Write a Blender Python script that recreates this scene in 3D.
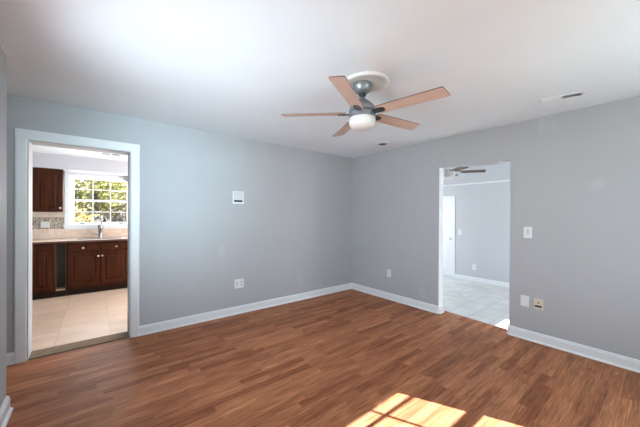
import bpy, bmesh, math, random
from mathutils import Vector, Matrix

for o in list(bpy.data.objects):
    bpy.data.objects.remove(o, do_unlink=True)
S = bpy.context.scene
COL = S.collection
R = math.radians

# ------------------------------------------------------------------ camera
yaw, pitch, roll = 0.897055391, -0.00348133848, 0.00582354446
CAM = Vector((-3.74717720, -3.72974945, 1.36525186))
a = Vector((math.cos(yaw)*math.cos(pitch), math.sin(yaw)*math.cos(pitch), math.sin(pitch)))
r0 = Vector((math.sin(yaw), -math.cos(yaw), 0))
u0 = r0.cross(a)
r = r0*math.cos(roll) + u0*math.sin(roll)
u = -r0*math.sin(roll) + u0*math.cos(roll)
cd = bpy.data.cameras.new('camera')
cam = bpy.data.objects.new('camera', cd)
COL.objects.link(cam)
cam.matrix_world = Matrix(((r.x, u.x, -a.x, CAM.x), (r.y, u.y, -a.y, CAM.y), (r.z, u.z, -a.z, CAM.z), (0, 0, 0, 1)))
cd.sensor_fit = 'HORIZONTAL'
cd.sensor_width = 36.0
cd.lens = 279.91/640*36
cd.shift_y = (216.416-213.5)/640
cd.clip_start = 0.02
S.camera = cam

# ------------------------------------------------------------------ world, sun, exposure
SKY, SUN, EXPO = 2.6, 37.0, 0.26
w = bpy.data.worlds.new('sky')
S.world = w
w.use_nodes = True
nt = w.node_tree
bg = nt.nodes['Background']
tc = nt.nodes.new('ShaderNodeTexCoord')
sep = nt.nodes.new('ShaderNodeSeparateXYZ')
ramp = nt.nodes.new('ShaderNodeValToRGB')
nt.links.new(tc.outputs['Generated'], sep.inputs[0])
nt.links.new(sep.outputs['Z'], ramp.inputs[0])
nt.links.new(ramp.outputs[0], bg.inputs[0])
ramp.color_ramp.elements[0].position = 0.0
ramp.color_ramp.elements[0].color = (0.92, 0.95, 1.0, 1)
ramp.color_ramp.elements[1].position = 0.7
ramp.color_ramp.elements[1].color = (0.55, 0.74, 1.0, 1)
bg.inputs[1].default_value = SKY

sl = bpy.data.lights.new('sun', 'SUN')
sl.energy = SUN
sl.angle = R(0.35)
sl.color = (0.97, 0.97, 1.0)
sun = bpy.data.objects.new('sun', sl)
COL.objects.link(sun)
EL = R(37.0)
hd = Vector((-0.475, 1.0, 0)).normalized()
SUNDIR = Vector((hd.x*math.cos(EL), hd.y*math.cos(EL), -math.sin(EL)))
sun.rotation_euler = SUNDIR.to_track_quat('-Z', 'Y').to_euler()

def daylight(name, c, nrm, sx, sz, power, col, spread=180):
    """area light filling a window opening as daylight; some of these windows are added"""
    l = bpy.data.lights.new(name, 'AREA')
    l.shape = 'RECTANGLE'
    l.size, l.size_y = sx, sz
    l.energy = power
    l.color = col
    l.spread = R(spread)
    o = bpy.data.objects.new(name, l)
    COL.objects.link(o)
    o.location = c
    o.rotation_euler = Vector(nrm).to_track_quat('-Z', 'Z').to_euler()
daylight('window_daylight_kitchen', (-3.67, 3.24, 1.615), (0, -1, 0), 0.92, 0.93, 26, (0.95, 0.97, 1.0))
daylight('added_light_kitchen_right', (-1.78, 1.45, 1.225), (-1, 0, 0.2), 1.7, 1.75, 84, (1.0, 0.96, 0.93))  # added light at a made-up window, brightens the kitchen from the right
daylight('window_daylight_south', (-1.33, -4.74, 1.39), (0, 1, 0.0), 0.95, 1.5, 33, (0.70, 0.91, 1.0))
daylight('added_light_west', (-4.383, -2.15, 1.415), (1, 0.5, 0.10), 1.2, 1.33, 40, (0.76, 0.89, 1.0), 120)  # added light, aimed for a bluish wash and fill towards the corner
daylight('added_light_south_left', (-2.83, -4.74, 1.40), (-0.08, 1, 0.13), 0.86, 1.5, 10.5, (0.60, 0.87, 1.0), 38)  # added narrow beam that makes the bluish glow on the left wall
daylight('window_daylight_side_room', (1.65, -4.75, 1.155), (0, 1, 0), 0.9, 1.41, 50, (0.9, 0.95, 1.0))
daylight('added_light_side_room_left', (1.55, 1.14, 1.15), (0, -1, 0), 2.1, 1.9, 58, (0.97, 0.97, 1.0))  # added light at an unseen window, brightens the side room

S.view_settings.view_transform = 'Standard'
S.view_settings.look = 'None'
S.view_settings.gamma = 1.0
S.view_settings.use_curve_mapping = False
S.view_settings.exposure = EXPO
S.cycles.max_bounces = 14
S.cycles.diffuse_bounces = 8
S.cycles.glossy_bounces = 4
S.cycles.transparent_max_bounces = 12
S.cycles.caustics_reflective = False
S.cycles.caustics_refractive = False
S.cycles.use_denoising = True

# ------------------------------------------------------------------ materials
class NT:
    def __init__(s, name):
        s.m = bpy.data.materials.new(name)
        s.m.use_nodes = True
        s.t = s.m.node_tree
        s.b = s.t.nodes['Principled BSDF']
        s._c = None
    def n(s, typ, **kw):
        x = s.t.nodes.new('ShaderNode'+typ)
        for k, v in kw.items():
            setattr(x, k, v)
        return x
    def l(s, a_, b_):
        s.t.links.new(a_, b_)
    def put(s, v, sock):
        if isinstance(v, (int, float)):
            sock.default_value = v
        else:
            s.l(v, sock)
    def math(s, op, a_, b_=None, c_=None):
        x = s.n('Math', operation=op)
        for i, v in enumerate((a_, b_, c_)):
            if v is not None:
                s.put(v, x.inputs[i])
        return x.outputs[0]
    def co(s):
        if s._c is None:
            s._c = s.n('TexCoord').outputs['Object']
        return s._c
    def xyz(s, v=None):
        x = s.n('SeparateXYZ')
        s.l(v or s.co(), x.inputs[0])
        return x.outputs
    def scale(s, sc, v=None):
        x = s.n('Mapping')
        x.inputs['Scale'].default_value = sc
        s.l(v or s.co(), x.inputs[0])
        return x.outputs[0]
    def noise(s, sc, scale=1.0, detail=4.0, rough=0.55):
        x = s.n('TexNoise')
        x.inputs['Scale'].default_value = scale
        x.inputs['Detail'].default_value = detail
        x.inputs['Roughness'].default_value = rough
        s.l(s.scale(sc), x.inputs['Vector'])
        return x.outputs[0]
    def ramp(s, f, stops, interp='LINEAR'):
        x = s.n('ValToRGB')
        x.color_ramp.interpolation = interp
        e = x.color_ramp.elements
        while len(e) < len(stops):
            e.new(0.5)
        for i, (p, c) in enumerate(stops):
            e[i].position = p
            e[i].color = (c[0], c[1], c[2], 1)
        s.put(f, x.inputs[0])
        return x.outputs[0]
    def mix(s, f, c1, c2, mode='MIX'):
        x = s.n('Mix', data_type='RGBA', blend_type=mode)
        s.put(f, x.inputs[0])
        for v, k in ((c1, 6), (c2, 7)):
            if isinstance(v, tuple):
                x.inputs[k].default_value = (*v[:3], 1)
            else:
                s.l(v, x.inputs[k])
        return x.outputs[2]
    def white(s, v, dim='3D'):
        x = s.n('TexWhiteNoise', noise_dimensions=dim)
        s.l(v, x.inputs['W' if dim == '1D' else 'Vector'])
        return x.outputs['Value']
    def comb(s, x_, y_, z_=0.0):
        c = s.n('CombineXYZ')
        for i, v in enumerate((x_, y_, z_)):
            s.put(v, c.inputs[i])
        return c.outputs[0]
    def bump(s, h, strength=0.2, dist=0.002):
        x = s.n('Bump')
        x.inputs['Strength'].default_value = strength
        x.inputs['Distance'].default_value = dist
        s.l(h, x.inputs['Height'])
        s.l(x.outputs[0], s.b.inputs['Normal'])
    def fin(s, col, rough=0.5, metal=0.0, spec=0.5):
        if isinstance(col, tuple):
            s.b.inputs['Base Color'].default_value = (*col[:3], 1)
        else:
            s.l(col, s.b.inputs['Base Color'])
        s.put(rough, s.b.inputs['Roughness'])
        s.b.inputs['Metallic'].default_value = metal
        s.b.inputs['Specular IOR Level'].default_value = spec
        return s.m

def plain(name, c, rough=0.5, metal=0.0, var=0.06, sc=9.0, spec=0.5):
    t = NT(name)
    f = t.noise((sc, sc, sc))
    lo = tuple(max(0, v*(1-var)) for v in c)
    hi = tuple(min(1, v*(1+var)) for v in c)
    return t.fin(t.ramp(f, [(0.3, lo), (0.7, hi)]), rough, metal, spec)

def paint(name, c, rough=0.6, patch=0.0):
    t = NT(name)
    f = t.noise((0.9, 0.9, 0.9), 1.0, 3.0)
    lo = tuple(v*0.975 for v in c)
    hi = tuple(v*1.025 for v in c)
    col = t.ramp(f, [(0.35, lo), (0.65, hi)])
    if patch:
        g = t.noise((2.3, 2.3, 1.9), 1.0, 2.5, 0.6)        # touched-up blotches of newer paint
        k = t.math('MULTIPLY', t.math('SUBTRACT', g, 0.66), 14.0)
        x = t.n('Clamp'); t.l(k, x.inputs[0])
        col = t.mix(t.math('MULTIPLY', x.outputs[0], patch), col, tuple(v*1.12 for v in c))
    t.bump(t.noise((160, 160, 160), 1.0, 2.0), 0.08, 0.001)
    return t.fin(col, rough, 0, 0.3)

def floor_wood():
    t = NT('laminate_wood')
    o = t.xyz()
    W, L = 0.066, 0.62
    yv = t.math('DIVIDE', o[1], W)
    row = t.math('FLOOR', yv)
    off = t.math('MULTIPLY', t.white(row, '1D'), 5.0)
    xv = t.math('ADD', t.math('DIVIDE', o[0], L), off)
    colid = t.math('FLOOR', xv)
    bid = t.white(t.comb(row, colid, 3.7))
    base = t.ramp(bid, [(0.0, (0.270, 0.098, 0.048)), (0.25, (0.345, 0.132, 0.064)), (0.55, (0.400, 0.160, 0.078)), (0.8, (0.470, 0.198, 0.098)), (1.0, (0.345, 0.124, 0.064))])
    # grain: stretched streaks plus cathedral figure, shifted from board to board
    sh = t.comb(t.math('ADD', o[0], t.math('MULTIPLY', bid, 13.0)), t.math('ADD', o[1], t.math('MULTIPLY', bid, 7.0)), 0.0)
    def nz(sc, det, ro):
        m = t.n('Mapping'); m.inputs['Scale'].default_value = sc; t.l(sh, m.inputs[0])
        x = t.n('TexNoise'); x.inputs['Scale'].default_value = 1.0
        x.inputs['Detail'].default_value = det; x.inputs['Roughness'].default_value = ro
        t.l(m.outputs[0], x.inputs['Vector'])
        return x.outputs[0]
    g1 = nz((5.0, 90.0, 1.0), 4.0, 0.6)
    g2 = nz((2.2, 22.0, 1.0), 5.0, 0.65)
    wv = t.n('TexWave', wave_type='BANDS', bands_direction='Y')
    wv.inputs['Scale'].default_value = 9.0
    wv.inputs['Distortion'].default_value = 9.0
    wv.inputs['Detail'].default_value = 3.0
    wv.inputs['Detail Scale'].default_value = 1.2
    mm = t.n('Mapping'); mm.inputs['Scale'].default_value = (0.9, 4.0, 1.0); t.l(sh, mm.inputs[0])
    t.l(mm.outputs[0], wv.inputs['Vector'])
    c1 = t.mix(1.0, base, t.ramp(g1, [(0.3, (0.60, 0.57, 0.54)), (0.7, (1.30, 1.30, 1.30))]), 'MULTIPLY')
    c2 = t.mix(1.0, c1, t.ramp(g2, [(0.3, (0.66, 0.63, 0.60)), (0.68, (1.25, 1.26, 1.26))]), 'MULTIPLY')
    c3 = t.mix(0.5, c2, t.ramp(wv.outputs[0], [(0.0, (0.80, 0.78, 0.76)), (0.5, (1.08, 1.08, 1.08)), (1.0, (1.08, 1.08, 1.08))]), 'MULTIPLY')
    fy = t.math('FRACT', yv)
    ed = t.math('LESS_THAN', t.math('MINIMUM', fy, t.math('SUBTRACT', 1.0, fy)), 0.012)
    fx = t.math('FRACT', xv)
    ex = t.math('LESS_THAN', t.math('MINIMUM', fx, t.math('SUBTRACT', 1.0, fx)), 0.0016)
    seam = t.math('MAXIMUM', ed, ex)
    c4 = t.mix(t.math('MULTIPLY', seam, 0.35), c3, (0.06, 0.028, 0.02))
    t.bump(g1, 0.05, 0.001)
    return t.fin(c4, t.math('ADD', 0.36, t.math('MULTIPLY', g2, 0.16)), 0, 0.09)

def tile(name, cols, sx, sy, ox, oy, grout, grout_c, rough=0.35, stagger=0.5, axes=(0, 1), vein=(2.0, 7.0), stagger_axis='x'):
    """stone tiles: every tile gets its own tone; grout lines between"""
    t = NT(name)
    o = t.xyz()
    uu, vv = t.math('SUBTRACT', o[axes[0]], ox), t.math('SUBTRACT', o[axes[1]], oy)
    if stagger_axis == 'x':
        v = t.math('DIVIDE', vv, sy); row = t.math('FLOOR', v)
        x = t.math('ADD', t.math('DIVIDE', uu, sx), t.math('MULTIPLY', row, stagger)); cid = t.math('FLOOR', x)
    else:
        x = t.math('DIVIDE', uu, sx); cid = t.math('FLOOR', x)
        v = t.math('ADD', t.math('DIVIDE', vv, sy), t.math('MULTIPLY', cid, stagger)); row = t.math('FLOOR', v)
    idn = t.white(t.comb(cid, row, 1.3))
    n = len(cols)
    c = t.ramp(idn, [(i/(n-1), cols[i]) for i in range(n)])
    sv = [1.0, 1.0, 1.0]; sv[axes[0]] = vein[0]; sv[axes[1]] = vein[1]
    vn = t.noise(tuple(sv), 1.0, 6.0, 0.6)
    c = t.mix(1.0, c, t.ramp(vn, [(0.3, (0.86, 0.84, 0.82)), (0.7, (1.1, 1.1, 1.1))]), 'MULTIPLY')
    def edge(q, size):
        f = t.math('FRACT', q)
        return t.math('LESS_THAN', t.math('MINIMUM', f, t.math('SUBTRACT', 1.0, f)), grout/size/2)
    g = t.math('MAXIMUM', edge(x, sx), edge(v, sy))
    return t.fin(t.mix(g, c, grout_c), rough, 0, 0.5)

def cherry():
    t = NT('cherry_wood')
    g = t.noise((16, 16, 1.6), 1.0, 5.0, 0.6)
    f = t.noise((60, 60, 4), 1.0, 3.0)
    c = t.ramp(g, [(0.3, (0.027, 0.0068, 0.0026)), (0.55, (0.050, 0.0135, 0.0046)), (0.75, (0.074, 0.022, 0.0078))])
    c = t.mix(0.5, c, t.ramp(f, [(0.35, (0.75, 0.75, 0.75)), (0.65, (1.15, 1.15, 1.15))]), 'MULTIPLY')
    return t.fin(c, 0.45, 0, 0.10)

def blade_wood(name, c1, c2, c3, rough=0.45):
    t = NT(name)
    g = t.noise((3.0, 40, 40), 1.0, 5.0, 0.65)
    f = t.noise((8.0, 130, 130), 1.0, 3.0)
    c = t.ramp(g, [(0.3, c1), (0.5, c2), (0.72, c3)])
    c = t.mix(0.5, c, t.ramp(f, [(0.35, (0.86, 0.85, 0.84)), (0.65, (1.08, 1.08, 1.08))]), 'MULTIPLY')
    return t.fin(c, rough, 0, 0.4)

def glass_mat():
    t = NT('window_glass')
    tr = t.n('BsdfTransparent')
    tr.inputs[0].default_value = (0.97, 0.985, 0.98, 1)
    gl = t.n('BsdfGlossy'); gl.inputs['Roughness'].default_value = 0.02
    lw = t.n('LayerWeight')
    fac = t.math('ADD', 0.03, t.math('MULTIPLY', t.math('POWER', lw.outputs['Facing'], 4.0), 0.5))
    mx = t.n('MixShader')
    t.l(fac, mx.inputs[0])
    t.l(tr.outputs[0], mx.inputs[1]); t.l(gl.outputs[0], mx.inputs[2])
    t.l(mx.outputs[0], t.t.nodes['Material Output'].inputs[0])
    return t.m

def emit(name, c, s):
    t = NT(name)
    t.b.inputs['Emission Color'].default_value = (*c, 1)
    t.b.inputs['Emission Strength'].default_value = s
    return t.fin(c, 0.4)

M = {}
M['floor'] = floor_wood()
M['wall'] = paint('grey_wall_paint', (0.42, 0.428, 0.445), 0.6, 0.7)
M['far_wall'] = paint('pale_blue_grey_paint', (0.50, 0.51, 0.545), 0.6, 0.4)
M['ceiling'] = paint('ceiling_paint', (0.755, 0.81, 0.865), 0.75)
M['trim'] = plain('white_trim_paint', (0.74, 0.76, 0.78), 0.35, 0, 0.02)
M['kwall'] = paint('kitchen_wall_paint', (0.52, 0.52, 0.56), 0.6)
M['ktile'] = tile('travertine_floor_tile', [(0.47, 0.335, 0.25), (0.58, 0.43, 0.33), (0.53, 0.385, 0.29)], 0.462, 0.93, -4.084, 1.14, 0.006, (0.38, 0.28, 0.20), 0.4, 0.5, (0, 1), (2.5, 5.0), 'y')
M['ftile'] = tile('pale_grey_floor_tile', [(0.56, 0.56, 0.55), (0.64, 0.64, 0.62), (0.60, 0.60, 0.60)], 0.46, 0.305, 0.1, 0.0, 0.007, (0.34, 0.34, 0.34), 0.35, 0.5, (0, 1), (4.0, 4.0))
M['splash'] = tile('travertine_wall_tile', [(0.62, 0.49, 0.40), (0.70, 0.56, 0.46), (0.66, 0.52, 0.43)], 0.105, 0.105, 0, 1.0, 0.004, (0.55, 0.46, 0.38), 0.4, 0.0, (0, 2), (20, 20))
M['mosaic'] = tile('glass_stone_mosaic', [(0.06, 0.03, 0.02), (0.36, 0.32, 0.29), (0.14, 0.08, 0.05), (0.56, 0.49, 0.42), (0.10, 0.09, 0.085), (0.42, 0.32, 0.24), (0.22, 0.13, 0.08)], 0.024, 0.024, 0, 1.1, 0.003, (0.55, 0.50, 0.44), 0.2, 0.0, (0, 2), (5, 5))
M['granite'] = plain('beige_granite', (0.68, 0.55, 0.46), 0.25, 0, 0.18, 60)
M['granite_edge'] = plain('dark_countertop_edge', (0.07, 0.03, 0.018), 0.3, 0, 0.2, 60)
M['cherry'] = cherry()
M['mauve'] = plain('grey_mauve_piece', (0.27, 0.25, 0.28), 0.5)
M['toe'] = plain('dark_toe_kick', (0.016, 0.008, 0.005), 0.6, spec=0.2)
M['cab_inside'] = plain('dark_cabinet_interior', (0.075, 0.056, 0.034), 0.6)
M['raw_wood'] = plain('pale_raw_board', (0.42, 0.30, 0.20), 0.6, 0, 0.1)
M['nickel'] = plain('brushed_nickel', (0.74, 0.70, 0.66), 0.28, 1.0)
M['chrome'] = plain('steel_faucet', (0.36, 0.35, 0.36), 0.25, 1.0)
M['steel'] = plain('grey_brushed_steel', (0.30, 0.32, 0.34), 0.42, 0.75, 0.08, 30)
M['dark_steel'] = plain('dark_grey_metal', (0.07, 0.075, 0.08), 0.45, 0.6)
M['blade'] = blade_wood('washed_pink_wood', (0.46, 0.33, 0.275), (0.57, 0.42, 0.355), (0.64, 0.485, 0.415))
M['blade_edge'] = plain('blade_edge_brown', (0.20, 0.12, 0.09), 0.5)
M['brown_blade'] = blade_wood('brown_blade_wood', (0.07, 0.038, 0.028), (0.11, 0.06, 0.045), (0.16, 0.09, 0.065))
M['bowl'] = plain('frosted_white_glass', (0.70, 0.69, 0.68), 0.3, 0, 0.01)
M['plaster'] = plain('medallion_plaster', (0.80, 0.80, 0.79), 0.6, 0, 0.02)
M['medallion_in'] = plain('medallion_inner_shade', (0.64, 0.65, 0.63), 0.6, 0, 0.04)  # inner disc darkened: the shadow on it is put into the colour
M['plastic'] = plain('white_plastic', (0.72, 0.73, 0.73), 0.35, 0, 0.02)
M['plastic_shade'] = plain('off_white_plastic', (0.60, 0.61, 0.61), 0.35, 0, 0.02)
M['ivory'] = plain('ivory_plastic', (0.66, 0.58, 0.46), 0.4, 0, 0.04)
M['black'] = plain('black_plastic', (0.015, 0.015, 0.016), 0.4)
M['rust'] = plain('brown_socket', (0.26, 0.15, 0.08), 0.5)
M['threshold'] = plain('tan_threshold_wood', (0.19, 0.135, 0.09), 0.75, 0, 0.12, 14, 0.15)
M['nosing'] = plain('pale_nosing_strip', (0.55, 0.42, 0.34), 0.4, 0, 0.08)
M['vent'] = plain('vent_white_enamel', (0.70, 0.71, 0.72), 0.4, 0, 0.02)
M['vent_dark'] = plain('vent_grey_louver', (0.48, 0.49, 0.51), 0.5)
M['glass'] = glass_mat()
M['lamp'] = emit('lamp_diffuser', (1.0, 0.95, 0.90), 55.0)
M['lawn'] = plain('leaf_strewn_lawn', (0.20, 0.17, 0.09), 0.9, 0, 0.35, 3)
M['bark'] = plain('grey_bark', (0.06, 0.05, 0.042), 0.85, 0, 0.3, 8)
M['fence'] = plain('weathered_fence_boards', (0.10, 0.09, 0.085), 0.8, 0, 0.2, 5)
M['gutter'] = plain('eave_white', (0.7, 0.7, 0.7), 0.6)
def leafmat(name, c1, c2, c3):
    """thin leaves: light passes through as well as bouncing off"""
    t = NT(name)
    col = t.ramp(t.noise((2.2, 2.2, 2.2), 1.0, 3.0), [(0.3, c1), (0.5, c2), (0.7, c3)])
    t.fin(col, 0.6)
    tl = t.n('BsdfTranslucent'); t.l(col, tl.inputs[0])
    mx = t.n('MixShader'); mx.inputs[0].default_value = 0.5
    t.l(t.b.outputs[0], mx.inputs[1]); t.l(tl.outputs[0], mx.inputs[2])
    t.l(mx.outputs[0], t.t.nodes['Material Output'].inputs[0])
    return t.m
M['leaf_y'] = leafmat('yellow_green_leaves', (0.12, 0.14, 0.045), (0.22, 0.215, 0.06), (0.32, 0.28, 0.11))
M['leaf_g'] = leafmat('olive_green_leaves', (0.11, 0.105, 0.06), (0.18, 0.155, 0.085), (0.29, 0.25, 0.13))
M['leaf_b'] = leafmat('brown_grey_twigs', (0.075, 0.065, 0.060), (0.13, 0.115, 0.105), (0.21, 0.185, 0.15))
M['leaf_o'] = leafmat('golden_leaves', (0.24, 0.17, 0.06), (0.36, 0.28, 0.11), (0.46, 0.40, 0.22))

# ------------------------------------------------------------------ mesh helpers
def B(): return bmesh.new()
def add_box(bm, x0, y0, z0, x1, y1, z1, bev=0.0, mi=0):
    vs = [bm.verts.new((x, y, z)) for x in (x0, x1) for y in (y0, y1) for z in (z0, z1)]
    q = [(0, 1, 3, 2), (4, 6, 7, 5), (0, 4, 5, 1), (2, 3, 7, 6), (0, 2, 6, 4), (1, 5, 7, 3)]
    fs = [bm.faces.new([vs[i] for i in f]) for f in q]
    for f in fs: f.material_index = mi
    if bev > 0:
        es = {e for f in fs for e in f.edges}
        bmesh.ops.bevel(bm, geom=list(es), offset=bev, segments=2, profile=0.5, affect='EDGES', material=-1)
    return bm
def add_prism(bm, pts, axis, a0, a1, mi=0):
    """extrude a 2D outline along an axis; pts are (u,v) in the other two axes in xyz order"""
    def v3(p, t):
        l = [p[0], p[1]]; l.insert(axis, t); return tuple(l)
    A = [bm.verts.new(v3(p, a0)) for p in pts]
    Z = [bm.verts.new(v3(p, a1)) for p in pts]
    fs = [bm.faces.new(A[::-1]), bm.faces.new(Z)]
    n = len(pts)
    for i in range(n):
        fs.append(bm.faces.new((A[i], A[(i+1) % n], Z[(i+1) % n], Z[i])))
    for f in fs: f.material_index = mi
    return bm
def add_lathe(bm, prof, c=(0, 0, 0), seg=40, mi=0, axis='z'):
    rings = []
    def pt(rr, h, k):
        ca, sa = math.cos(2*math.pi*k/seg), math.sin(2*math.pi*k/seg)
        if axis == 'z': return (c[0]+rr*ca, c[1]+rr*sa, c[2]+h)
        if axis == 'y': return (c[0]+rr*ca, c[1]+h, c[2]+rr*sa)
        return (c[0]+h, c[1]+rr*ca, c[2]+rr*sa)
    for rr, h in prof:
        if rr < 1e-6: rings.append([bm.verts.new(pt(0, h, 0))])
        else: rings.append([bm.verts.new(pt(rr, h, k)) for k in range(seg)])
    for A, Z in zip(rings, rings[1:]):
        for k in range(seg):
            k2 = (k+1) % seg
            if len(A) == 1 and len(Z) == 1: continue
            if len(A) == 1: f = (A[0], Z[k2], Z[k])
            elif len(Z) == 1: f = (A[k], A[k2], Z[0])
            else: f = (A[k], A[k2], Z[k2], Z[k])
            bm.faces.new(f).material_index = mi
    return bm
def add_tube(bm, pts, rad, seg=10, mi=0):
    pts = [Vector(p) for p in pts]
    rads = rad if isinstance(rad, (list, tuple)) else [rad]*len(pts)
    rings = []
    for i, p in enumerate(pts):
        d = (pts[min(i+1, len(pts)-1)]-pts[max(i-1, 0)]).normalized()
        x = d.cross(Vector((0, 0, 1)))
        if x.length < 1e-3: x = d.cross(Vector((0, 1, 0)))
        x.normalize(); y = d.cross(x)
        rings.append([bm.verts.new(p + (x*math.cos(2*math.pi*k/seg)+y*math.sin(2*math.pi*k/seg))*rads[i]) for k in range(seg)])
    for A, Z in zip(rings, rings[1:]):
        for k in range(seg):
            bm.faces.new((A[k], A[(k+1) % seg], Z[(k+1) % seg], Z[k])).material_index = mi
    bm.faces.new(rings[0][::-1]); bm.faces.new(rings[-1])
    return bm
def obj(name, bm, mats, parent=None, smooth=False, loc=None, rot=None):
    bmesh.ops.recalc_face_normals(bm, faces=bm.faces)
    me = bpy.data.meshes.new(name)
    bm.to_mesh(me); bm.free()
    for m in (mats if isinstance(mats, (list, tuple)) else [mats]):
        me.materials.append(m)
    if smooth:
        for p in me.polygons: p.use_smooth = True
        me.set_sharp_from_angle(angle=R(smooth if smooth > 1 else 35))
    o = bpy.data.objects.new(name, me)
    COL.objects.link(o)
    if parent: o.parent = parent
    if loc: o.location = loc
    if rot: o.rotation_euler = rot
    return o
def struct(name, bm, mats, parent=None, smooth=False):
    o = obj(name, bm, mats, parent, smooth)
    if parent is None: o['kind'] = 'structure'
    return o
def tag(o, label, cat, group=None):
    o['label'] = label; o['category'] = cat
    if group: o['group'] = group
    return o
def thing(name, label, cat, loc=(0, 0, 0), rotz=0.0, group=None):
    o = bpy.data.objects.new(name, None)
    o.empty_display_size = 0.1
    COL.objects.link(o)
    o.location = loc; o.rotation_euler = (0, 0, rotz)
    return tag(o, label, cat, group)

def wall_with_holes(bm, axis, lo, hi, t0, t1, z0, z1, holes):
    """wall slab along axis ('x' or 'y'); holes = (a0, a1, zb, zt) sorted along the axis"""
    def bx(a0, a1, zb, zt):
        if a1-a0 < 1e-5 or zt-zb < 1e-5: return
        if axis == 'x': add_box(bm, a0, t0, zb, a1, t1, zt)
        else: add_box(bm, t0, a0, zb, t1, a1, zt)
    cur = lo
    for (a0, a1, zb, zt) in sorted(holes):
        bx(cur, a0, z0, z1)
        bx(a0, a1, z0, zb)
        bx(a0, a1, zt, z1)
        cur = a1
    bx(cur, hi, z0, z1)
    return bm

# ------------------------------------------------------------------ the main room
H = 2.44
bm = B()          # laminate floor, runs out past the right-hand doorway to the step
add_prism(bm, [(-5.7, -4.6), (0.0, -4.6), (0.0, -2.567), (0.0, -2.525), (0.125, -2.525), (0.185, -1.705), (0.0, -1.705), (0.0, 0.0), (-5.7, 0.0)], 2, -0.03, 0.0)
struct('floor', bm, M['floor'])
bm = B(); add_box(bm, -5.82, -4.72, H, 0.0, 0.0, H+0.12)
struct('ceiling', bm, M['ceiling'])

DX0, DX1, DZ = -4.246, -3.460, 2.053        # kitchen doorway
bm = B(); wall_with_holes(bm, 'x', -5.82, 0.0, 0.0, 0.20, 0.0, 2.60, [(DX0, DX1, -1, DZ)])
struct('wall_left', bm, [M['wall']])

Y0, Y1 = -1.705, -2.567                     # opening to the side room
bm = B()
add_box(bm, 0, Y0, -0.2, 0.11, 1.0, 2.75)
add_box(bm, 0, -4.72, -0.2, 0.11, Y1, 2.75)
add_prism(bm, [(Y0, 2.75), (Y0, 2.047), (-2.068, 2.026), (-2.428, 2.003), (-2.452, 2.024), (Y1, 2.024), (Y1, 2.75)], 0, 0, 0.11)
add_box(bm, 0, Y1, -0.2, 0.11, Y0, -0.03)
struct('wall_right', bm, M['wall'])

# near stub wall on the left with an added, unseen west window further back, and the short hall behind it
bm = B()
WX = -4.232
wall_with_holes(bm, 'y', -4.72, -0.872, WX-0.12, WX, 0.0, H, [(-2.75, -1.55, 0.75, 2.08)])
add_box(bm, -5.7, -0.992, 0, WX-0.12, -0.872, H)
struct('wall_near_left', bm, M['wall'])
bm = B(); add_box(bm, -5.82, -0.992, 0, -5.7, 0.0, H)
struct('wall_hall_end', bm, M['wall'])
bm = B(); wall_with_holes(bm, 'x', WX-0.12, 3.25, -4.72, -4.6, -0.2, 2.75, [(-3.27, -2.39, 0.62, 2.16), (-1.875, -0.79, 0.62, 2.16), (1.25, 2.21, 0.45, 1.97)])
struct('wall_south', bm, M['wall'])

# white liner in the side room opening
bm = B()
add_box(bm, 0.002, Y0-0.004, -0.15, 0.112, Y0, 2.046)
struct('trim_1', bm, M['trim'])

def baseboard(name, pts, side, fat=1.0):
    """baseboard with a cap bead and a quarter-round shoe along a polyline; side = +1 / -1 gives the room side"""
    bm = B()
    prof = [(0, 0), (0.026, 0), (0.026, 0.006), (0.022, 0.014), (0.015, 0.019), (0.015, 0.083), (0.011, 0.090), (0.011, 0.098), (0.006, 0.105), (0, 0.106)]
    prof = [(x*fat, z) for x, z in prof]
    for p, q in zip(pts, pts[1:]):
        p, q = Vector((*p, 0)) if len(p) == 2 else Vector(p), Vector((*q, 0)) if len(q) == 2 else Vector(q)
        d = (q-p).normalized(); n = Vector((-d.y, d.x, 0))*side
        A = [bm.verts.new(p+n*x+Vector((0, 0, z))) for x, z in prof]
        Z = [bm.verts.new(q+n*x+Vector((0, 0, z))) for x, z in prof]
        bm.faces.new(A); bm.faces.new(Z[::-1])
        for i in range(len(prof)):
            j = (i+1) % len(prof)
            bm.faces.new((A[i], Z[i], Z[j], A[j]))
    return struct(name, bm, M['trim'])
baseboard('baseboard_left', [(-3.370, 0), (0, 0)], -1)
baseboard('baseboard_hall', [(-5.7, 0), (-4.329, 0)], -1)
baseboard('baseboard_right', [(0, 0), (0, Y0-0.004), (0.112, Y0-0.004)], -1)
baseboard('baseboard_far_right', [(0.112, Y1), (0, Y1), (0, -4.6)], -1)
baseboard('baseboard_near_left', [(WX, -4.6), (WX, -0.872)], -1, 1.3)

# kitchen door casing and jamb, threshold
bm = B()
CO0, CO1, CT = -4.329, -3.370, 2.144
def casing_leg(x0, x1):
    add_prism(bm, [(x0, 0.0), (x0, -0.012), (x0+0.01*(1 if x1 > x0 else -1), -0.017), (x1-0.012*(1 if x1 > x0 else -1), -0.022), (x1, -0.018), (x1, 0.0)], 2, 0.0, CT if False else 2.055)
casing_leg(-4.250, CO0); casing_leg(-3.455, CO1)
add_box(bm, CO0, -0.021, 2.055, CO1, 0.0, CT, 0.003)
struct('trim_2', bm, M['trim'])
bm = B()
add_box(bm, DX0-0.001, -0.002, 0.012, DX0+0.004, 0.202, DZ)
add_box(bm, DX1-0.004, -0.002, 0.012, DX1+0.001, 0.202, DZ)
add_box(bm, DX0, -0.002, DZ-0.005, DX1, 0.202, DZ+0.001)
struct('trim_3', bm, M['wall'])  # jambs take the grey wall colour to stand in for their shade
bm = B()
add_prism(bm, [(-0.004, 0.0), (0.0, 0.007), (0.012, 0.011), (0.19, 0.011), (0.205, 0.0)], 0, DX0+0.004, DX1-0.004)
struct('trim_4', bm, M['threshold'])
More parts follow.
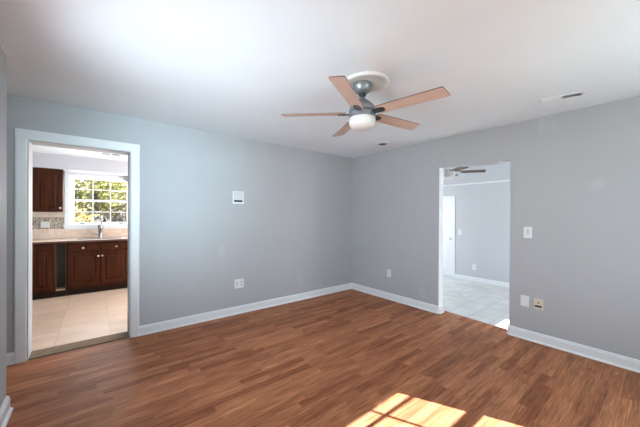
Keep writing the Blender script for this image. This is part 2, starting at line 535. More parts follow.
bm = B()           # pale nosing strip on the edge of the step
for (p, q) in [((0.125, -2.525), (0.185, -1.705))]:
    d = (Vector(q)-Vector(p)).normalized(); n = Vector((d.y, -d.x))
    P = [Vector(p), Vector(q), Vector(q)+n*0.012, Vector(p)+n*0.012]
    add_prism(bm, [tuple(v) for v in P], 2, -0.035, 0.002)
struct('trim_5', bm, M['nosing'])

# ------------------------------------------------------------------ windows (double-hung)
def dh_window(name, axis, plane, a0, a1, z0, z1, depth, inward, cols=3, casing=0.07, zm=None, latches=False, casing_top=True):
    """double-hung window: frame, two sashes with muntins, panes; plane = inner wall face, inward = +-1 towards the room"""
    f, g = B(), B()
    zm = zm or (z0+z1)/2
    def bx(bm, u0, v0, u1, v1, w0, w1, bev=0.0):
        p0, p1 = plane - inward*w0, plane - inward*w1
        p0, p1 = min(p0, p1), max(p0, p1)
        if axis == 'x': add_box(bm, u0, p0, v0, u1, p1, v1, bev)
        else: add_box(bm, p0, u0, v0, p1, u1, v1, bev)
    e = 0.022
    # reveal frame
    bx(f, a0, z0, a0+e, z1, 0, depth); bx(f, a1-e, z0, a1, z1, 0, depth)
    bx(f, a0+e, z1-e, a1-e, z1, 0, depth); bx(f, a0+e, z0, a1-e, z0+e, 0, depth)
    # casing on the room side
    if casing:
        bx(f, a0-casing, z0-casing*0.9, a0+0.004, z1+(casing if casing_top else 0), -0.018, 0)
        bx(f, a1-0.004, z0-casing*0.9, a1+casing, z1+(casing if casing_top else 0), -0.018, 0)
        if casing_top: bx(f, a0+0.004, z1-0.004, a1-0.004, z1+casing, -0.018, 0)
        bx(f, a0+0.004, z0-casing*0.9, a1-0.004, z0+0.004, -0.018, 0)
        bx(f, a0-casing-0.01, z0-0.012, a1+casing+0.01, z0+0.012, -0.04, 0)
    for (zb, zt, w) in ((zm-0.018, z1-e, depth*0.55), (z0+e, zm+0.018, depth*0.35)):
        st = 0.036
        w2 = w+0.03
        bx(f, a0+e, zb, a0+e+st, zt, w, w2); bx(f, a1-e-st, zb, a1-e, zt, w, w2)
        bx(f, a0+e+st, zt-st, a1-e-st, zt, w, w2); bx(f, a0+e+st, zb, a1-e-st, zb+st*1.1, w, w2)
        i0, i1, j0, j1 = a0+e+st, a1-e-st, zb+st*1.1, zt-st
        for k in range(1, cols):
            c = i0+(i1-i0)*k/cols
            bx(f, c-0.008, j0, c+0.008, j1, w+0.006, w2-0.006)
        c = (j0+j1)/2
        bx(f, i0, c-0.008, i1, c+0.008, w+0.006, w2-0.006)
        bx(g, i0, j0, i1, j1, w+0.013, w+0.016)
    fr = struct(name, f, M['trim'])
    obj('pane', g, M['glass'], fr)
    return fr

# kitchen wall face y = 3.1; window in it
KY = 3.10
KX0, KX1 = -4.128, -3.205
kw = dh_window('window_1', 'x', KY, KX0, KX1, 1.150, 2.080, 0.12, -1, 3, 0.07, 1.622)
for k, lx in enumerate((-3.95, -3.36)):
    bm = B(); add_box(bm, lx-0.03, KY+0.012, 1.182, lx+0.03, KY+0.045, 1.208, 0.006)
    obj('sash_lift', bm, M['steel'], kw)
dh_window('window_2', 'x', -4.6, -1.875, -0.79, 0.62, 2.16, 0.12, 1, 3, 0.07, 1.48)
dh_window('added_window_7', 'x', -4.6, -3.27, -2.39, 0.62, 2.16, 0.12, 1, 3, 0.07, 1.48)  # unseen window, added for the beam on the left wall
dh_window('added_window_3', 'y', WX, -2.75, -1.55, 0.75, 2.08, 0.12, 1, 3, 0.07)  # unseen west window, added for the bluish wash
dh_window('window_4', 'x', -4.6, 1.25, 2.21, 0.45, 1.97, 0.12, 1, 3, 0.07)

# roof overhang on the south side
bm = B(); add_box(bm, -4.6, -5.25, 2.35, 0.11, -4.72, 2.60)
struct('trim_6', bm, M['gutter'])

# ------------------------------------------------------------------ kitchen shell
KC = 2.37
bm = B(); add_box(bm, -6.0, 0.20, -0.03, -1.8, 3.3, 0.0); add_box(bm, DX0, 0.0, -0.03, DX1, 0.2, 0.0)
struct('floor_kitchen', bm, M['ktile'])
bm = B(); add_box(bm, -6.0, 0.2, KC, -1.8, 3.22, KC+0.14)
struct('ceiling_kitchen', bm, M['ceiling'])
bm = B(); wall_with_holes(bm, 'x', -6.0, -1.8, KY, KY+0.12, 0.0, KC, [(KX0, KX1, 1.150, 2.080)])
struct('wall_kitchen_back', bm, M['kwall'])
bm = B(); add_box(bm, -6.12, 0.2, 0, -6.0, 3.22, KC)
struct('wall_kitchen_left', bm, M['kwall'])
bm = B(); wall_with_holes(bm, 'y', 0.2, 3.22, -1.92, -1.8, 0.0, KC, [(0.6, 2.3, 0.35, 2.1)])
struct('wall_kitchen_right', bm, M['kwall'])
dh_window('added_window_5', 'y', -1.92, 0.6, 2.3, 0.35, 2.1, 0.12, -1, 4, 0.07)  # unseen window, added to light the kitchen
bm = B(); add_box(bm, -6.0, 2.75, 2.130, -1.92, KY, KC)
struct('trim_7', bm, M['kwall'])               # soffit above the cabinets
# tiled splashback: travertine with a mosaic band left of the window
bm = B()
add_box(bm, -6.0, KY-0.010, 0.93, -4.205, KY, 1.100)
add_box(bm, -6.0, KY-0.010, 1.306, -4.205, KY, 1.400)
add_box(bm, -4.205, KY-0.010, 0.93, -3.125, KY, 1.082)
add_box(bm, -3.125, KY-0.010, 0.93, -1.92, KY, 1.400)
struct('trim_8', bm, M['splash'])
bm = B(); add_box(bm, -6.0, KY-0.012, 1.100, -4.205, KY, 1.306)
struct('trim_9', bm, M['mosaic'])

# ------------------------------------------------------------------ kitchen cabinets
def raised_door(x0, x1, z0, z1, yf, th=0.02):
    """raised-panel cabinet door, front at yf (facing -y)"""
    bm = B(); st = 0.058
    add_box(bm, x0, yf, z0, x0+st, yf+th, z1, 0.003); add_box(bm, x1-st, yf, z0, x1, yf+th, z1, 0.003)
    add_box(bm, x0+st, yf, z0, x1-st, yf+th, z0+st, 0.003); add_box(bm, x0+st, yf, z1-st, x1-st, yf+th, z1, 0.003)
    # panel: sunk groove, bevelled raise
    p0, p1, q0, q1 = x0+st, x1-st, z0+st, z1-st
    def ring(i, y): return [bm.verts.new(v) for v in ((p0+i, y, q0+i), (p1-i, y, q0+i), (p1-i, y, q1-i), (p0+i, y, q1-i))]
    rs = [ring(0, yf+0.012), ring(0.010, yf+0.012), ring(0.034, yf+0.003), ring(0.036, yf+0.002)]
    for A, Z in zip(rs, rs[1:]):
        for k in range(4):
            bm.faces.new((A[k], A[(k+1) % 4], Z[(k+1) % 4], Z[k]))
    bm.faces.new(rs[-1])
    return bm
def knob_bm(x, y, z):
    bm = B()
    add_lathe(bm, [(0.0, -0.001), (0.007, -0.001), (0.006, -0.010), (0.015, -0.016), (0.016, -0.022), (0.011, -0.028), (0, -0.029)], (x, y, z), 16, 0, 'y')
    return bm
FY = 2.48
def base_cab(label, x0, x1, doors, drawers, open_front=False):
    cx = (x0+x1)/2
    t = thing('base_cabinet', label, 'cabinet', (cx, 2.79, 0), 0, 'kitchen base cabinets')
    def L(bm):
        bmesh.ops.translate(bm, verts=bm.verts, vec=(-cx, -2.79, 0)); return bm
    g = 0.001
    bm = B(); sd = 0.007 if open_front else 0.02
    if open_front: add_box(bm, x0+sd, 2.70, 0.118, x1-sd, 2.715, 0.888)
    add_box(bm, x0+g, 2.50, 0.10, x0+sd, KY-0.012, 0.888); add_box(bm, x1-sd, 2.50, 0.10, x1-g, KY-0.012, 0.888)
    add_box(bm, x0+sd, KY-0.03, 0.10, x1-sd, KY-0.012, 0.888)
    add_box(bm, x0+sd, 2.50, 0.10, x1-sd, KY-0.03, 0.118)
    if not open_front:
        add_box(bm, x0+sd, 2.50, 0.118, x1-sd, 2.518, 0.888)
    obj('body', L(bm), M['cab_inside'] if open_front else M['cherry'], t)
    bm = B(); add_box(bm, x0+g, 2.555, 0.0, x1-g, 2.575, 0.0995)
    obj('toe_kick', L(bm), M['toe'], t)
    if open_front:
        bm = B(); add_box(bm, x0+0.008, 2.49, 0.1185, x1-0.008, 2.69, 0.130)
        o = obj('shelf', L(bm), M['raw_wood'], t); o['label'] = 'pale raw wood bottom board'
        bm = B(); add_box(bm, x0+g, FY, 0.865, x1-g, 2.4995, 0.888)
        obj('rail', L(bm), M['cherry'], t)
        return t
    for (a0, a1, z0, z1, kx, kz) in doors:
        d = obj('door', L(raised_door(a0, a1, z0, z1, FY-0.001)), M['cherry'], t)
        if kx is not None: obj('knob', L(knob_bm(kx, FY-0.001, kz)), M['nickel'], d, 40)
    for (a0, a1, z0, z1, kx) in drawers:
        bm = B(); add_box(bm, a0, FY-0.001, z0, a1, FY+0.019, z1, 0.006)
        d = obj('drawer', L(bm), M['cherry'], t)
        obj('knob', L(knob_bm(kx, FY-0.001, (z0+z1)/2-0.005)), M['nickel'], d, 40)
    return t
base_cab('dark cherry base cabinet left of the narrow open slot', -5.40, -4.268, [(-5.38, -4.86, 0.13, 0.86, None, 0), (-4.555, -4.305, 0.13, 0.86, None, 0), (-4.85, -4.565, 0.13, 0.86, None, 0)], [])
base_cab('narrow open slot between cherry cabinets with no door', -4.268, -4.142, [], [], True)
base_cab('wide cherry sink cabinet with two doors under the window', -4.142, -3.250, [(-4.118, -3.704, 0.145, 0.712, -3.722, 0.640), (-3.688, -3.274, 0.145, 0.712, -3.668, 0.640)], [(-4.118, -3.704, 0.732, 0.862, -3.925), (-3.688, -3.274, 0.732, 0.862, -3.468)])
base_cab('cherry base cabinet right of the sink cabinet', -3.250, -1.94, [(-3.226, -2.62, 0.145, 0.712, -2.65, 0.640), (-2.60, -1.98, 0.145, 0.712, -2.57, 0.640)], [(-3.226, -2.62, 0.732, 0.862, -2.92), (-2.60, -1.98, 0.732, 0.862, -2.29)])

t = thing('wall_cabinet', 'dark cherry wall cabinet hanging left of the kitchen window', 'cabinet', (-4.75, 3.09, 1.402))
def L(bm): bmesh.ops.translate(bm, verts=bm.verts, vec=(4.75, -3.09, -1.402)); return bm
bm = B(); add_box(bm, -5.30, 2.792, 1.402, -4.198, 3.088, 2.128)
obj('body', L(bm), M['cherry'], t)
d = obj('door', L(raised_door(-4.555, -4.202, 1.408, 2.122, 2.770)), M['cherry'], t)
obj('knob', L(knob_bm(-4.232, 2.770, 1.466)), M['nickel'], d, 40)
d = obj('door', L(raised_door(-4.920, -4.562, 1.408, 2.122, 2.770)), M['cherry'], t)
d = obj('door', L(raised_door(-5.285, -4.927, 1.408, 2.122, 2.770)), M['cherry'], t)

t = thing('countertop', 'beige granite countertop with dark front edge on the cherry cabinets', 'countertop', (-3.7, 2.78, 0.889))
bm = B()
SX0, SX1, SY0, SY1 = -4.02, -3.38, 2.56, 2.90        # cut-out for the sink
def cbox(x0, y0, x1, y1): add_box(bm, x0+3.7, y0-2.78, 0.0, x1+3.7, y1-2.78, 0.036)
cbox(-5.40, 2.452, SX0, 3.088); cbox(SX1, 2.452, -1.922, 3.088)
cbox(SX0, 2.452, SX1, SY0); cbox(SX0, SY1, SX1, 3.088)
obj('slab', bm, M['granite'], t)
bm = B(); add_box(bm, -5.40+3.7, 2.446-2.78, -0.0005, -1.922+3.7, 2.452-2.78, 0.030)
o = obj('edge_strip', bm, M['granite_edge'], t); o['label'] = 'dark front edge'
bm = B()
add_box(bm, SX0+3.702, SY0-2.778, -0.16, SX1+3.698, SY0-2.775, 0.03); add_box(bm, SX0+3.702, SY1-2.785, -0.16, SX1+3.698, SY1-2.782, 0.03)
add_box(bm, SX0+3.702, SY0-2.778, -0.16, SX0+3.705, SY1-2.782, 0.03); add_box(bm, SX1+3.695, SY0-2.778, -0.16, SX1+3.698, SY1-2.782, 0.03)
add_box(bm, SX0+3.702, SY0-2.778, -0.163, SX1+3.698, SY1-2.782, -0.16)
obj('sink_basin', bm, M['steel'], t)

t = thing('faucet', 'steel kitchen faucet standing on the counter before the window', 'faucet', (-3.690, 2.955, 0.9252))
bm = B(); add_lathe(bm, [(0, 0), (0.034, 0), (0.034, 0.010), (0.032, 0.018), (0.032, 0.15), (0.040, 0.165), (0.040, 0.235), (0.032, 0.25), (0.0, 0.252)], (0, 0, 0), 24)
obj('body', bm, M['chrome'], t, 40)
bm = B(); add_tube(bm, [(0.016, 0, 0.24), (0.020, 0, 0.33), (0.022, -0.015, 0.375), (0.022, -0.05, 0.40), (0.022, -0.10, 0.40), (0.022, -0.135, 0.37), (0.022, -0.145, 0.31)], [0.013, 0.012, 0.012, 0.012, 0.012, 0.014, 0.016], 12)
obj('spout', bm, M['chrome'], t, 50)
bm = B(); add_tube(bm, [(-0.025, 0, 0.055), (-0.06, -0.01, 0.062), (-0.09, -0.02, 0.085), (-0.125, -0.03, 0.125)], [0.012, 0.010, 0.008, 0.009], 10)
obj('handle', bm, M['chrome'], t, 50)

def plate(name, label, cat, loc, rotz, w, h, kind, mat='plastic', group=None):
    """wall plate; local: x across, -y out of the wall"""
    t = thing(name, label, cat, loc, rotz, group)
    bm = B(); add_box(bm, -w/2, -0.007, -h/2, w/2, -0.0003, h/2, 0.002)
    obj('cover_plate', bm, M[mat], t)
    def outlet(cx):
        for sz in (-0.0195, 0.0195):
            bm = B(); add_lathe(bm, [(0, -0.0095), (0.0155, -0.0095), (0.0165, -0.008), (0.0165, -0.006)], (cx, 0, sz), 20, 0, 'y')
            so = obj('socket', bm, M['plastic_shade'], t)
            bm = B()
            for dx in (-0.006, 0.006): add_box(bm, cx+dx-0.0012, -0.0100, sz-0.002, cx+dx+0.0012, -0.0094, sz+0.007)
            obj('slots', bm, M['black'], so)
    def rocker(cx):
        bm = B(); add_prism(bm, [(-0.006, -0.033), (-0.011, -0.031), (-0.008, 0.0), (-0.013, 0.031), (-0.006, 0.033)], 0, cx-0.0165, cx+0.0165)
        obj('rocker', bm, M['plastic_shade'], t)
    if kind == 'outlet': outlet(0)
    elif kind == 'rocker': rocker(0)
    elif kind == 'double': rocker(-w/4+0.002); outlet(w/4-0.002)
    elif kind == 'toggle':
        bm = B(); add_box(bm, -0.005, -0.018, -0.004, 0.005, -0.006, 0.012, 0.001); obj('toggle', bm, M['plastic_shade'], t)
    elif kind == 'blank':
        for sz in (-0.042, 0.042):
            bm = B(); add_lathe(bm, [(0, -0.0085), (0.004, -0.008), (0.004, -0.006)], (0, 0, sz), 10, 0, 'y'); obj('screw', bm, M['plastic_shade'], t)
    elif kind == 'jack':
        bm = B(); add_box(bm, -0.030, -0.0105, -0.034, 0.030, -0.0065, -0.014, 0.001); obj('slot', bm, M['black'], t)['label'] = 'black slot'
        bm = B(); add_lathe(bm, [(0, -0.013), (0.009, -0.013), (0.010, -0.006)], (0.0, 0, 0.014), 14, 0, 'y'); obj('socket', bm, M['rust'], t)['label'] = 'brown socket'
    return t
EAST = -R(90)       # a plate on the right-hand wall, facing -x
plate('wall_plate', 'double white wall plate low on the left wall', 'outlet', (-2.200, 0, 0.415), 0, 0.135, 0.125, 'double')
plate('wall_outlet', 'white outlet near the room corner above the baseboard', 'outlet', (0, -0.856, 0.426), EAST, 0.078, 0.118, 'outlet')
plate('light_switch', 'white light switch right of the side doorway at shoulder height', 'switch', (0, -2.742, 1.190), EAST, 0.078, 0.122, 'rocker')
plate('blank_plate', 'blank white wall plate left of the ivory jack plate', 'wall plate', (0, -2.718, 0.422), EAST, 0.078, 0.118, 'blank')
plate('jack_plate', 'ivory wall plate with a black slot above the right baseboard', 'wall plate', (0, -2.842, 0.418), EAST, 0.084, 0.112, 'jack', 'ivory')
plate('kitchen_outlet', 'pale outlet plate in the kitchen mosaic band under the wall cabinet', 'outlet', (-4.445, KY-0.012, 1.176), 0, 0.115, 0.105, 'double', 'plastic_shade')

t = thing('thermostat', 'white square wall control with a dark slot on the left wall', 'thermostat', (-2.219, 0, 1.604))
bm = B(); add_box(bm, -0.080, -0.012, -0.085, 0.080, -0.0003, 0.088, 0.003); obj('mounting_plate', bm, M['plastic'], t)
bm = B(); add_box(bm, -0.062, -0.030, -0.034, 0.052, -0.0115, 0.076, 0.004); obj('cover', bm, M['plastic_shade'], t)
bm = B(); add_box(bm, -0.062, -0.022, -0.060, 0.055, -0.0115, -0.036, 0.002); obj('slot', bm, M['black'], t)['label'] = 'dark slot'

# ------------------------------------------------------------------ main ceiling fan
FX, FYY = -2.067, -2.165
bm = B()
add_lathe(bm, [(0.0, 0.0), (0.184, 0.0), (0.184, -0.012), (0.178, -0.019), (0.160, -0.021), (0.152, -0.016), (0.150, -0.014)], (0, 0, 0), 64)
add_lathe(bm, [(0.150, -0.014), (0.140, -0.011), (0.0, -0.011)], (0, 0, 0), 64, 1)
tag(obj('ceiling_medallion', bm, [M['plaster'], M['medallion_in']], None, 40, (FX+0.022, FYY-0.020, H-0.0002)), 'round white medallion on the ceiling above the wooden fan', 'ceiling medallion')

def fan(label, loc, angs, mats, rad, group=None, body_scale=1.0, rod=0.0, pitch_=-12):
    """fan hanging below loc (the ceiling point); z measured down from it"""
    t = thing('ceiling_fan', label, 'ceiling fan', loc)
    metal, dark, wood, edge, bowl = mats
    k = body_scale
    z = -rod
    def lat(name, prof, m, parent=t, zo=z, sm=40):
        bm = B(); add_lathe(bm, [(p*k, h*k) for p, h in prof], (0, 0, zo), 40); return obj(name, bm, m, parent, sm)
    lat('canopy', [(0, 0), (0.076, 0), (0.077, -0.012), (0.074, -0.032), (0.062, -0.056), (0.044, -0.072), (0.028, -0.078), (0, -0.078)], metal, t, 0)
    if rod: 
        bm = B(); add_tube(bm, [(0, 0, -0.07*k), (0, 0, z-0.09*k)], 0.013, 12); obj('downrod', bm, metal, t, 40)
    lat('hanger_ball', [(0, -0.074), (0.030, -0.078), (0.030, -0.092), (0.017, -0.104), (0.017, -0.118), (0, -0.118)], dark)
    mh = lat('motor_housing', [(0, -0.108), (0.024, -0.108), (0.026, -0.124), (0.048, -0.136), (0.060, -0.146), (0.088, -0.168), (0.102, -0.188), (0.106, -0.205), (0.106, -0.225), (0, -0.225)], metal)
    lat('groove', [(0, -0.2252), (0.098, -0.2252), (0.098, -0.233), (0, -0.233)], dark, mh)
    lat('switch_housing', [(0, -0.2332), (0.107, -0.2332), (0.109, -0.238), (0.109, -0.272), (0.105, -0.276), (0, -0.276)], metal)
    lat('light_bowl', [(0, -0.2762), (0.104, -0.2762), (0.107, -0.290), (0.106, -0.310), (0.100, -0.330), (0.088, -0.346), (0.066, -0.358), (0.034, -0.364), (0, -0.365)], bowl)
    for ang in angs:
        # blade along local +x, leading side lower
        bm = B()
        n0, w0, w1, th = 0.135*k, 0.050, 0.058, 0.0045
        out = [(n0, -w0*0.75), (n0+0.03, -w0), (rad-0.022, -w1), (rad-0.014, -w1+0.006), (rad+0.004, w1-0.008), (rad-0.002, w1), (n0+0.03, w0), (n0, w0*0.75)]
        top = [bm.verts.new((x, y, th)) for x, y in out]; bot = [bm.verts.new((x, y, -th)) for x, y in out]
        bm.faces.new(top); bm.faces.new(bot[::-1])
        for i in range(len(out)):
            j = (i+1) % len(out); bm.faces.new((top[i], bot[i], bot[j], top[j])).material_index = 1
        b = obj('blade', bm, [wood, edge], t, False, (0, 0, z-0.236*k), (R(pitch_), 0, R(ang)))
        bm = B()          # bracket under the root of the blade
        pts = [(0.085*k, -0.020), (0.135*k, -0.030), (0.185*k, -0.026), (0.200*k, -0.012), (0.200*k, 0.012), (0.185*k, 0.026), (0.135*k, 0.030), (0.085*k, 0.020)]
        add_prism(bm, pts, 2, -th-0.006, -th-0.0002)
        for sx, sy in ((0.150*k, -0.014), (0.150*k, 0.014), (0.182*k, 0.0)):
            add_lathe(bm, [(0, -0.005), (0.005, -0.004), (0.006, 0.0)], (sx, sy, -th-0.006), 10)
        obj('blade_bracket', bm, dark if metal is not M['plastic'] else M['plastic'], b)
    return t
fan('five-blade ceiling fan with pinkish wood blades below the white medallion', (FX, FYY, H-0.0118), [-150.7+72*k for k in range(5)], (M['steel'], M['dark_steel'], M['blade'], M['blade_edge'], M['bowl']), 0.655)

# ------------------------------------------------------------------ ceiling registers
def vent(name, label, c, ang, ln, wd, nslat, dark_half=True):
    t = thing(name, label, 'vent', c, ang)
    bm = B(); b = 0.020
    add_box(bm, -ln/2, -wd/2, -0.008, ln/2, -wd/2+b, -0.0002, 0.002); add_box(bm, -ln/2, wd/2-b, -0.008, ln/2, wd/2, -0.0002, 0.002)
    add_box(bm, -ln/2, -wd/2+b, -0.008, -ln/2+b, wd/2-b, -0.0002, 0.002); add_box(bm, ln/2-b, -wd/2+b, -0.008, ln/2, wd/2-b, -0.0002, 0.002)
    add_box(bm, -0.006, -wd/2+b, -0.007, 0.006, wd/2-b, -0.0002)
    obj('frame', bm, M['vent'], t)
    n = nslat; p = (wd-2*b)/n
    for s in (-1, 1):
        bm = B()
        for i in range(n):
            y = -wd/2+b+p*(i+0.5)
            tl = -0.45*p*s
            x0, x1 = (0.007, ln/2-b) if s > 0 else (-ln/2+b, -0.007)
            add_prism(bm, [(y-tl, -0.001), (y+tl, -0.0075), (y+tl+0.0012, -0.0075), (y-tl+0.0012, -0.001)], 0, x0, x1)
        obj('louvers', bm, M['vent'] if (s > 0 and dark_half) else M['vent_dark' if dark_half else 'dark_steel'], t)
    bm = B(); add_box(bm, -ln/2+0.01, -wd/2+0.01, -0.0009, ln/2-0.01, wd/2-0.01, -0.0003); obj('duct_backing', bm, M['vent_dark'], t)
    return t
vdir = math.atan2(3.250-2.975, 0.453-0.538)
vent('ceiling_vent', 'long narrow white ceiling vent near the right wall', (-0.492, -3.112, H), vdir, 0.305, 0.115, 5)
t = thing('ceiling_fitting', 'small white ceiling fitting with a dark opening near the corner', 'vent', (-0.42, -1.05, H))
bm = B(); add_lathe(bm, [(0, -0.0002), (0.105, -0.0002), (0.103, -0.008), (0.085, -0.013), (0.060, -0.010), (0.058, -0.008)], (0, 0, 0), 32); obj('rim', bm, M['vent'], t, 40)
bm = B(); add_lathe(bm, [(0.058, -0.0085), (0.05, -0.004), (0.0, -0.004)], (0, 0, 0), 32); obj('opening', bm, M['black'], t, 40)['label'] = 'dark opening'

vent('kitchen_vent', 'small dark-slotted vent on the kitchen ceiling above the doorway view', (-3.56, 2.12, KC), 0.0, 0.27, 0.16, 4, False)
t = thing('kitchen_light', 'round flush lamp on the kitchen ceiling', 'ceiling light', (-2.55, 1.5, KC))
bm = B(); add_lathe(bm, [(0, -0.0002), (0.19, -0.0002), (0.19, -0.03), (0.18, -0.035)], (0, 0, 0), 40); obj('base', bm, M['plastic'], t, 40)
bm = B(); add_lathe(bm, [(0.178, -0.035), (0.16, -0.065), (0.10, -0.088), (0, -0.095)], (0, 0, 0), 40); obj('diffuser', bm, M['lamp'], t, 40)

t = thing('window_grey_piece', 'small grey piece under the soffit at the upper right of the kitchen window', 'bracket', (-3.285, 3.099, 2.060))  # kind of piece unknown; built as a plate with two arms
bm = B(); add_box(bm, -0.035, -0.010, -0.030, 0.035, -0.0003, 0.066, 0.002); obj('back_plate', bm, M['mauve'], t)
bm = B(); add_prism(bm, [(-0.0105, -0.028), (-0.085, -0.028), (-0.095, -0.015), (-0.095, 0.05), (-0.085, 0.064), (-0.0105, 0.064)], 0, -0.030, -0.024); add_prism(bm, [(-0.0105, -0.028), (-0.085, -0.028), (-0.095, -0.015), (-0.095, 0.05), (-0.085, 0.064), (-0.0105, 0.064)], 0, 0.024, 0.030); add_box(bm, -0.024, -0.092, -0.02, 0.024, -0.088, 0.055)
obj('arm', bm, M['mauve'], t)

# ------------------------------------------------------------------ side room, one step down
FZ = -0.15; FXW = 3.13; FC = 2.62
bm = B(); add_box(bm, 0.0, -4.72, FZ-0.05, 3.25, 1.12, FZ)
struct('floor_side_room', bm, M['ftile'])
bm = B(); add_box(bm, 0.11, -4.72, FC, 3.25, 1.12, FC+0.12)
struct('ceiling_side_room', bm, M['ceiling'])
bm = B(); add_box(bm, FXW, -4.72, FZ, FXW+0.12, 1.12, FC)
struct('wall_side_room_back', bm, M['far_wall'])
bm = B(); wall_with_holes(bm, 'x', 0.0, 3.25, 1.0, 1.12, FZ, FC, [(0.5, 2.6, 0.2, 2.1)])
struct('wall_side_room_left', bm, M['far_wall'])
dh_window('added_window_6', 'x', 1.0, 0.5, 2.6, 0.2, 2.1, 0.12, -1, 5, 0.07)  # unseen window, added to light the side room
bm = B(); add_box(bm, FXW-0.014, -4.6, 2.118, FXW, 1.0, 2.150, 0.004)
struct('trim_10', bm, M['trim'])
bm = B()
add_prism(bm, [(FXW, FZ), (FXW-0.016, FZ), (FXW-0.016, FZ+0.085), (FXW-0.008, FZ+0.10), (FXW, FZ+0.10)], 1, -4.6, -0.437)
struct('baseboard_side_room', bm, M['trim'])
# panelled door with its casing
d0, d1, dt = -0.372, 0.42, 1.805
bm = B()
add_box(bm, FXW-0.020, -0.437, FZ, FXW, d0, 1.868, 0.003); add_box(bm, FXW-0.020, d1, FZ, FXW, d1+0.065, 1.868, 0.003)
add_box(bm, FXW-0.020, d0, dt, FXW, d1, 1.868, 0.003)
struct('trim_11', bm, M['trim'])
bm = B()
xf = FXW-0.012
zz = [FZ+0.012, FZ+0.22, FZ+0.86, FZ+0.98, FZ+1.52, FZ+1.62, FZ+1.82, dt-0.004]
ys = [d0+0.004, d0+0.11, (d0+d1)/2-0.05, (d0+d1)/2+0.05, d1-0.11, d1-0.004]
add_box(bm, xf+0.006, ys[0], zz[0], FXW-0.0005, ys[5], zz[7])
for i in (0, 2, 4): add_box(bm, xf, ys[i], zz[0], xf+0.006, ys[i+1], zz[7])
for j in (0, 2, 4, 6):
    for i in (1, 3): add_box(bm, xf, ys[i], zz[j], xf+0.006, ys[i+1], zz[j+1])
for j in (1, 3, 5):
    for i in (1, 3):
        add_box(bm, xf+0.002, ys[i]+0.03, zz[j]+0.03, xf+0.006, ys[i+1]-0.03, zz[j+1]-0.03)
dr = struct('door_1', bm, M['trim'])
bm = B(); add_lathe(bm, [(0, 0), (0.028, 0), (0.028, -0.006), (0.012, -0.012), (0.012, -0.035), (0.026, -0.045), (0.026, -0.058), (0, -0.064)], (xf, d0+0.06, FZ+0.95), 20, 0, 'x')
obj('door_knob', bm, M['nickel'], dr, 40)
plate('side_room_switch', 'white light switch beside the door in the side room', 'switch', (FXW, -0.551, 0.985), EAST, 0.085, 0.125, 'toggle')
plate('side_room_outlet', 'white outlet low on the back wall of the side room', 'outlet', (FXW, -0.882, 0.180), EAST, 0.085, 0.125, 'outlet')
fan('ceiling fan with dark brown blades and white motor seen through the doorway', (1.17, -1.25, FC-0.0002), [15+72*k for k in range(5)], (M['plastic'], M['plastic'], M['brown_blade'], M['brown_blade'], M['bowl']), 0.585, None, 1.0, 0.235, -12)

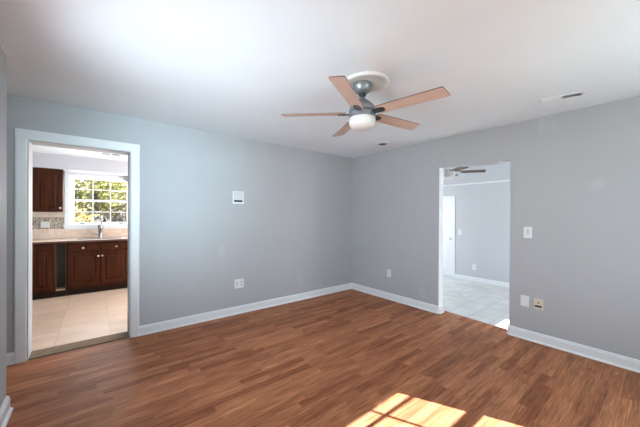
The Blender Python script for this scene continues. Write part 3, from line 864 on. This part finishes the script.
# ------------------------------------------------------------------ outside: garden behind the kitchen
bm = B(); add_box(bm, -40, 3.22, -0.60, 40, 60, -0.45); add_box(bm, -40, -40, -0.60, 40, -4.72, -0.45)
add_box(bm, -40, -4.72, -0.60, -6.12, 3.22, -0.45); add_box(bm, 3.25, -4.72, -0.60, 40, 3.22, -0.45)
struct('ground', bm, M['lawn'])
random.seed(7)
def tree(label, x, y, h, cr, leaf, cz0, nleaf, ls=0.11, trunk_r=0.11, group='garden trees'):
    t = thing('tree', label, 'tree', (x, y, -0.45), 0, group)
    bm = B()
    add_tube(bm, [(0, 0, 0), (0.05, 0.02, h*0.3), (-0.03, 0.05, h*0.6), (0.02, 0, h*0.9)], [trunk_r, trunk_r*0.8, trunk_r*0.55, trunk_r*0.2], 10)
    for k in range(9):
        an = random.uniform(0, 6.28); z0 = h*random.uniform(0.22, 0.7); ln = cr*random.uniform(0.5, 0.9)
        e = (math.cos(an)*ln, math.sin(an)*ln, z0+ln*random.uniform(0.2, 0.8))
        m_ = (e[0]*0.5, e[1]*0.5, z0+(e[2]-z0)*0.3)
        add_tube(bm, [(0, 0, z0), m_, e], [trunk_r*0.35, trunk_r*0.22, 0.008], 6)
    obj('trunk', bm, M['bark'], t, 40)
    bm = B()
    cl = []
    for k in range(16):
        an = random.uniform(0, 6.28); rr = cr*math.sqrt(random.random())*0.8
        cl.append((math.cos(an)*rr, math.sin(an)*rr, random.uniform(cz0, h), cr*random.uniform(0.25, 0.5)))
    for k in range(nleaf):
        cx, cy, cz, cs = random.choice(cl)
        p = Vector((cx+random.gauss(0, cs*0.5), cy+random.gauss(0, cs*0.5), max(0.1, cz+random.gauss(0, cs*0.5))))
        n = Vector((random.gauss(0, 1), random.gauss(0, 1), random.gauss(0, 1))).normalized()
        x_ = n.orthogonal().normalized(); y_ = n.cross(x_)
        s = ls*random.uniform(0.6, 1.3)
        vs = [bm.verts.new(p+x_*s*c1+y_*s*c2*0.55) for c1, c2 in ((-1, 0), (-0.2, -1), (0.6, -0.7), (1, 0), (0.6, 0.7), (-0.2, 1))]
        bm.faces.new(vs)
    obj('foliage', bm, M[leaf], t)
    return t
tree('tall yellow-leaved tree crown at the top of the kitchen window view', -3.75, 8.7, 4.4, 1.3, 'leaf_y', 2.3, 6500, 0.055)
tree('tall brownish-olive tree standing behind the yellow-leaved crown', -2.75, 12.5, 4.6, 1.2, 'leaf_g', 1.9, 6500, 0.06)
tree('low golden bush at the bottom of the kitchen window view', -4.4, 6.3, 1.75, 0.75, 'leaf_o', 0.3, 2500, 0.05, 0.03, 'garden bushes')
tree('low pale golden bush right of the other bush outside the kitchen', -2.55, 6.6, 1.72, 0.75, 'leaf_o', 0.3, 2500, 0.05, 0.03, 'garden bushes')
tree('grey-brown brushy thicket behind the kitchen window trees', -3.4, 17.4, 3.7, 1.8, 'leaf_b', 0.5, 9000, 0.09)
t = thing('garden_fence', 'grey weathered board fence at the end of the garden', 'fence', (-3.0, 22.0, -0.45))
bm = B()
for k in range(130):
    x = -13+k*0.2
    add_box(bm, x, 0, 0.02, x+0.19, 0.02, 2.55+random.uniform(-0.02, 0.02))
obj('boards', bm, M['fence'], t)
bm = B(); add_box(bm, -13, 0.021, 0.4, 13, 0.06, 0.5); add_box(bm, -13, 0.021, 1.35, 13, 0.06, 1.45)
obj('rails', bm, M['fence'], t)
